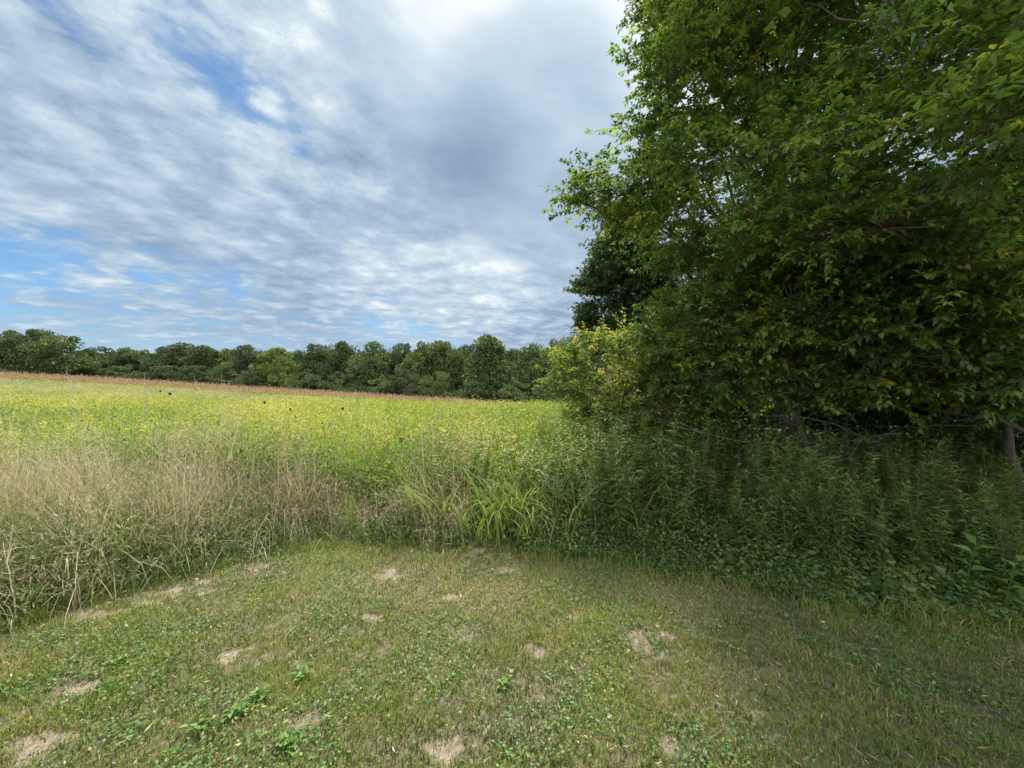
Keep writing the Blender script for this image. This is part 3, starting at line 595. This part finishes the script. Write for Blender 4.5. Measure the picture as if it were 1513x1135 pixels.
tree('understory_tree', gz(4.3, 5.6), (4.3, 5.7, 2.15), (2.4, 1.1, 1.3), 'low broad-leaved young tree under the big crown above the goldenrod', 'tree', M_maple, 170, 11, 24, .072, trunk_r=.06, limbs=12, tint0=.5, inner=.3, zmin=1.35, spr=.45)
tree('understory_tree', gz(6.2, 4.7), (5.9, 4.7, 2.2), (1.9, 1.2, 1.5), 'large-leaved sapling at the right end of the thicket', 'tree', M_maple, 130, 11, 24, .078, trunk_r=.06, limbs=10, tint0=.32, inner=.25, zmin=1.3, spr=.45)
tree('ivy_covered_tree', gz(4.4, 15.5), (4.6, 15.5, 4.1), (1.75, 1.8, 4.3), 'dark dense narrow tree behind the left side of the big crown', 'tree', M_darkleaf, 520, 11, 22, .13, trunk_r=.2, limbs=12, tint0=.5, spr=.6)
k = 0
for x, y, cz, rx, rz, lb in ((9.5, 12, 3.6, 3.8, 3.6, 'tall dark tree deep in the wood, seen through gaps of the big crown'), (14, 9.5, 3.6, 3.6, 4.0, 'dark tree in the wood beyond the right end of the thicket'), (7.5, 16, 4, 3.4, 4.2, 'shadowy tree in the wood behind the dead brush'),
                             (13.5, 15, 4.5, 3.8, 4.8, 'farthest dark tree of the wood on the right'), (8.5, 10, 1.9, 3.2, 1.9, 'dark bushy sapling closing the gap below the big crown'), (10.6, 6.6, 2.3, 2.6, 2.4, 'dark bushy sapling at the far right edge of the wood'), (5.0, 11, 1.6, 2.0, 1.7, 'dark bushy sapling behind the small yellow-tinged tree'),
 (12, 11.5, 1.5, 3.4, 1.9, 'low dark thicket bush behind the trunks at the right'), (9, 15, 1.2, 3.4, 2.0, 'low dark thicket bush deepest under the big crown'), (15, 8, 1.5, 3.4, 2.2, 'low dark thicket bush beyond the right picture edge')):
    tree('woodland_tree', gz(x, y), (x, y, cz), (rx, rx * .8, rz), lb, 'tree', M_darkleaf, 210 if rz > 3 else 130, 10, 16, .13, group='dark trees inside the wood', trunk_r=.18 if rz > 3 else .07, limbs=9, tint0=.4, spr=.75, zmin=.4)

# dead branches lying in the thicket
def dead_branch(p0, d0, p1, d1, r, label, n=9, sag=.04):
    A, Bp = at(*p0, d0), at(*p1, d1); o = thing('fallen_branch', tuple(A), label, 'dead branch'); s = MB(); q = arc((0, 0, 0), Bp - A, 10, sag, .02)
    tubes(s, q, np.linspace(r, r * .3, 10)[None], .5, 0, 6)
    for j in range(n):
        b = q[0, rng.integers(2, 9)]; e = b + unit((Bp - A)[None])[0] * rng.uniform(.15, .5) + rng.normal(0, .22, 3); tubes(s, arc(b, e, 6, .05, .04), np.linspace(r * .4, r * .12, 6)[None], .5, 0, 4)
    s.build('wood', M_dead, o)
dead_branch((1330, 640), 5.6, (985, 628), 5.2, .014, 'thin grey dead branch arching level over the goldenrod', 14, .05)
dead_branch((1300, 655), 5.4, (1090, 615), 5.0, .010, 'short pale dead branch crossing in the dark under the big tree', 10, -.05)
dead_branch((1140, 720), 4.6, (1330, 630), 4.9, .009, 'straight slanting dead twig rising out of the goldenrod', 5, 0)
dead_branch((1560, 660), 4.2, (1440, 605), 4.6, .035, 'thick grey lichen-covered limb at the right edge of the thicket', 8, 0)
dead_branch((1010, 600), 6.0, (905, 618), 5.8, .008, 'spindly bare twig beneath the small yellow-tinged tree', 8, 0)
# bare twigs that show above the shrub against the sky
dead_branch((905, 500), 9.5, (835, 480), 9.5, .012, 'bare dark twig reaching into the sky left of the wood', 8, -.02)

# ------------------------------------------------------------------ far wood across the field
FAR = [('far_dark', [(0, (.045, .072, .032)), (.6, (.09, .128, .046)), (1, (.17, .20, .07))]), ('far_mid', [(0, (.06, .095, .038)), (.6, (.12, .17, .058)), (1, (.21, .255, .09))]),
       ('far_yellow', [(0, (.08, .12, .03)), (.6, (.17, .21, .045)), (1, (.28, .31, .06))]), ('far_olive', [(0, (.06, .09, .03)), (.6, (.13, .17, .05)), (1, (.22, .25, .08))]), ('far_bronze', [(0, (.055, .07, .035)), (.6, (.10, .115, .055)), (1, (.16, .17, .08))])]
FM = {n_: leafmat(n_, c, .25, .02) for n_, c in FAR}
def far_proto(shape, seed):
    """unit-height crown and trunk; shape: round, tall, spire, bush"""
    r_ = np.random.default_rng(seed); ncl = {'round': 50, 'tall': 54, 'spire': 46, 'bush': 26}[shape]; pts = []; L = MB()
    rx = {'round': .36, 'tall': .33, 'spire': .29, 'bush': .5}[shape]
    for j in range(ncl):
        th = r_.uniform(0, 2 * pi); h = r_.uniform(.10, .90)
        prof = {'round': math.sin(min(1, h * 1.05) * pi) ** .5, 'tall': math.sin(min(1, h * .98 + .06) * pi) ** .45, 'spire': max(.1, 1.02 - h) ** .6 * 1.15, 'bush': math.sqrt(max(0, 1 - h * h))}[shape]
        rr = rx * prof * r_.uniform(.45, 1.12); pts.append((rr * cos(th) + .05 * sin(9 * h + seed), rr * sin(th), h * r_.uniform(.9, 1.06), .135 * r_.uniform(.45, 1.3) * (1.2 - .5 * h)))
    pts.append((0, 0, .92, .07))
    for x, y, z, s in pts:
        n = 230; d = r_.normal(size=(n, 3)); d /= np.linalg.norm(d, axis=1)[:, None]; rad = s * r_.uniform(.55, 1.12, n)[:, None]; p = np.array([x, y, z]) + d * rad * [1.15, 1.15, .8]
        p[:, 2] = np.maximum(p[:, 2], .01); D = unit(d + r_.normal(0, .7, (n, 3))); l_ = r_.uniform(.018, .042, n)
        rhombs(L, p, D, r_.normal(size=(n, 3)), l_, l_ * .75, np.clip(r_.normal(.45, .22, n) + .25 * (r_.random() - .5) + .0 * z, 0, 1))
    T = MB(); tubes(T, np.array([[[0, 0, -.06], [.004, 0, .2], [0, .004, .5], [0, 0, .85]]]), np.array([[.022, .018, .012, .004]]), .5, 0, 6)
    for j in range(10): x, y, z, s = pts[j]; tubes(T, arc((0, 0, max(.08, z - .22)), (x, y, z), 4, -.05, .02), np.array([[.009, .007, .005, .003]]), .5, 0, 4)
    return L, T
PRO = {}
for s_ in ('round', 'tall', 'spire', 'bush'):
    for v_ in range(4):
        L, T = far_proto(s_, 100 * v_ + len(s_)); PRO[s_, v_] = (L, T.mesh('trunk', [M_bark]), {})
def far_tree(px, top, d, width, shape, mat, label, v=0, group='trees of the far wood across the field'):
    """width in pixels of the photograph"""
    X0 = (px - CX) / F * d; z0 = float(hgt(X0, d)); h = EYE + (HY - top) / F * d - z0; L, T, cache = PRO[shape, v]
    if mat not in cache: cache[mat] = L.mesh('crown', [FM[mat]])
    root = thing('woodland_bush' if shape == 'bush' else 'deciduous_tree', (X0, d, z0), label, 'bush' if shape == 'bush' else 'tree', group, random.uniform(0, 6.28))
    base_w = {'round': .90, 'tall': .80, 'spire': .72, 'bush': 1.2}[shape]; sx = 1.35 * width / F * d / base_w; root.scale = (sx, sx, h)
    for nm, me in (('trunk', T), ('crown', cache[mat])):
        o = bpy.data.objects.new(nm, me); COL.objects.link(o); o.parent = root
    return root
W_ = 'in the far wood'
rows = [(-30, 492, 108, 50, 'round', 'far_dark', 'far left end tree of the far wood, cut by the picture edge'), (14, 488, 110, 46, 'round', 'far_dark', 'tall dark tree at the left end of the far wood'), (48, 485, 108, 50, 'tall', 'far_dark', 'tallest dark tree of the raised clump at left of the far wood'),
        (88, 494, 106, 54, 'round', 'far_mid', 'broad green tree at the right side of the raised left clump'), (128, 515, 118, 34, 'round', 'far_dark', 'low dark tree just past the raised left clump'), (150, 511, 122, 40, 'round', 'far_dark', 'dark rounded tree behind the light green sapling'),
        (186, 513, 124, 40, 'round', 'far_mid', 'grey-green tree between the left clump and the slim dry stalk'), (214, 516, 124, 34, 'tall', 'far_mid', 'green tree directly behind the tall slim dry stalk'), (240, 511, 122, 38, 'round', 'far_dark', 'dark tree immediately right of the slim dry stalk'),
        (268, 505, 124, 40, 'tall', 'far_bronze', 'bronze-topped tree, the highest in left half after the clump'), (303, 510, 122, 44, 'round', 'far_dark', 'dark bluish round tree right of the bronze-topped tree'), (334, 514, 124, 34, 'round', 'far_olive', 'olive tree with yellowish top left of the brown-green tree'),
        (364, 509, 120, 46, 'round', 'far_bronze', 'brown-green round tree touching the bright yellow-green tree'), (407, 513, 116, 48, 'round', 'far_yellow', 'bright yellow-green tree standing out of the dark far wood'), (440, 516, 124, 36, 'round', 'far_dark', 'dark tree tight against the right of the bright yellow-green tree'),
        (470, 508, 122, 46, 'round', 'far_dark', 'broad dark tree, second right of the bright yellow-green tree'), (503, 504, 120, 46, 'round', 'far_dark', 'dark domed tree left of the lit olive-topped tree'), (552, 503, 120, 56, 'round', 'far_mid', 'large domed tree with lit green top near middle of far wood'),
        (592, 506, 124, 40, 'round', 'far_dark', 'dark blue-green treetop between two lit trees'), (622, 503, 118, 44, 'tall', 'far_olive', 'yellowish olive tree left of the grey-green treetop'), (660, 503, 118, 44, 'tall', 'far_olive', 'yellowish ragged tree two left of the pointed tree'),
        (688, 508, 128, 36, 'round', 'far_dark', 'grey-blue treetop set back beside the pointed tree'), (723, 494, 112, 62, 'spire', 'far_mid', 'pointed pyramid-shaped green tree, tallest of the far wood'), (757, 514, 120, 40, 'round', 'far_dark', 'dark tree just right of the pointed tree'),
        (788, 506, 112, 44, 'tall', 'far_mid', 'ragged green tree between the pointed tree and near wood'), (818, 499, 108, 44, 'tall', 'far_olive', 'thin-topped olive tree next to the brownish last tree'), (848, 496, 104, 46, 'tall', 'far_bronze', 'brownish thin tree where the far wood meets the near wood'),
        (890, 494, 104, 60, 'round', 'far_dark', 'last far tree, half behind the dark narrow tree'),
        (143, 526, 112, 30, 'bush', 'far_mid', 'light green sapling at the foot of the low dark trees'), (330, 535, 112, 34, 'bush', 'far_olive', 'olive bush below the yellowish-topped tree'), (412, 536, 110, 34, 'bush', 'far_yellow', 'yellow-green bush under the bright yellow-green tree'),
        (565, 555, 106, 40, 'bush', 'far_mid', 'green bush below the large domed tree'), (645, 548, 104, 44, 'bush', 'far_olive', 'bright bush at the edge of the field under the olive trees'), (700, 560, 102, 46, 'bush', 'far_dark', 'dark bush at the foot of the pointed tree on its left'),
        (760, 558, 100, 44, 'bush', 'far_mid', 'green bush at the foot of the pointed tree on its right'), (600, 545, 106, 46, 'bush', 'far_bronze', 'brownish bush between the green bush and the bright bush'), (500, 548, 108, 50, 'bush', 'far_dark', 'dark bush below the dark domed tree'),
        (805, 560, 96, 44, 'bush', 'far_dark', 'dark bush below the thin-topped olive tree'), (240, 540, 112, 46, 'bush', 'far_dark', 'dark bush below the tree right of the slim dry stalk'), (190, 538, 112, 40, 'bush', 'far_mid', 'green bush below the grey-green tree'),
        (455, 545, 108, 44, 'bush', 'far_dark', 'dark bush right of the yellow-green bush'), (285, 540, 112, 44, 'bush', 'far_dark', 'dark bush below the bronze-topped tree'), (370, 545, 110, 40, 'bush', 'far_dark', 'dark bush below the brown-green round tree'),
        (60, 525, 104, 60, 'bush', 'far_dark', 'dark bush below the raised left clump')]
for i, r_ in enumerate(rows): far_tree(*r_, v=(i * 5 + i // 3) % 4)
for i in range(48):         # those behind show only as dark fill between the front ones
    px = -60 + i * 20 + random.uniform(-6, 6); far_tree(px, 517 + random.uniform(-3, 6), random.uniform(128, 140), random.uniform(44, 58), 'round', 'far_dark', 'dark tree of the back row filling gaps between the front trees of far wood', v=(i * 5 + i // 3) % 4, group='back row of the far wood')
for i in range(16):
    px = -60 + i * 58 + random.uniform(-8, 8); far_tree(px, 546 + .02 * px + random.uniform(-4, 5), random.uniform(108, 114), random.uniform(42, 60), 'bush', 'far_dark', 'dark low bush of the shaded understorey along the foot of the far wood', v=(i * 5 + i // 3) % 4, group='understorey bushes of the far wood')
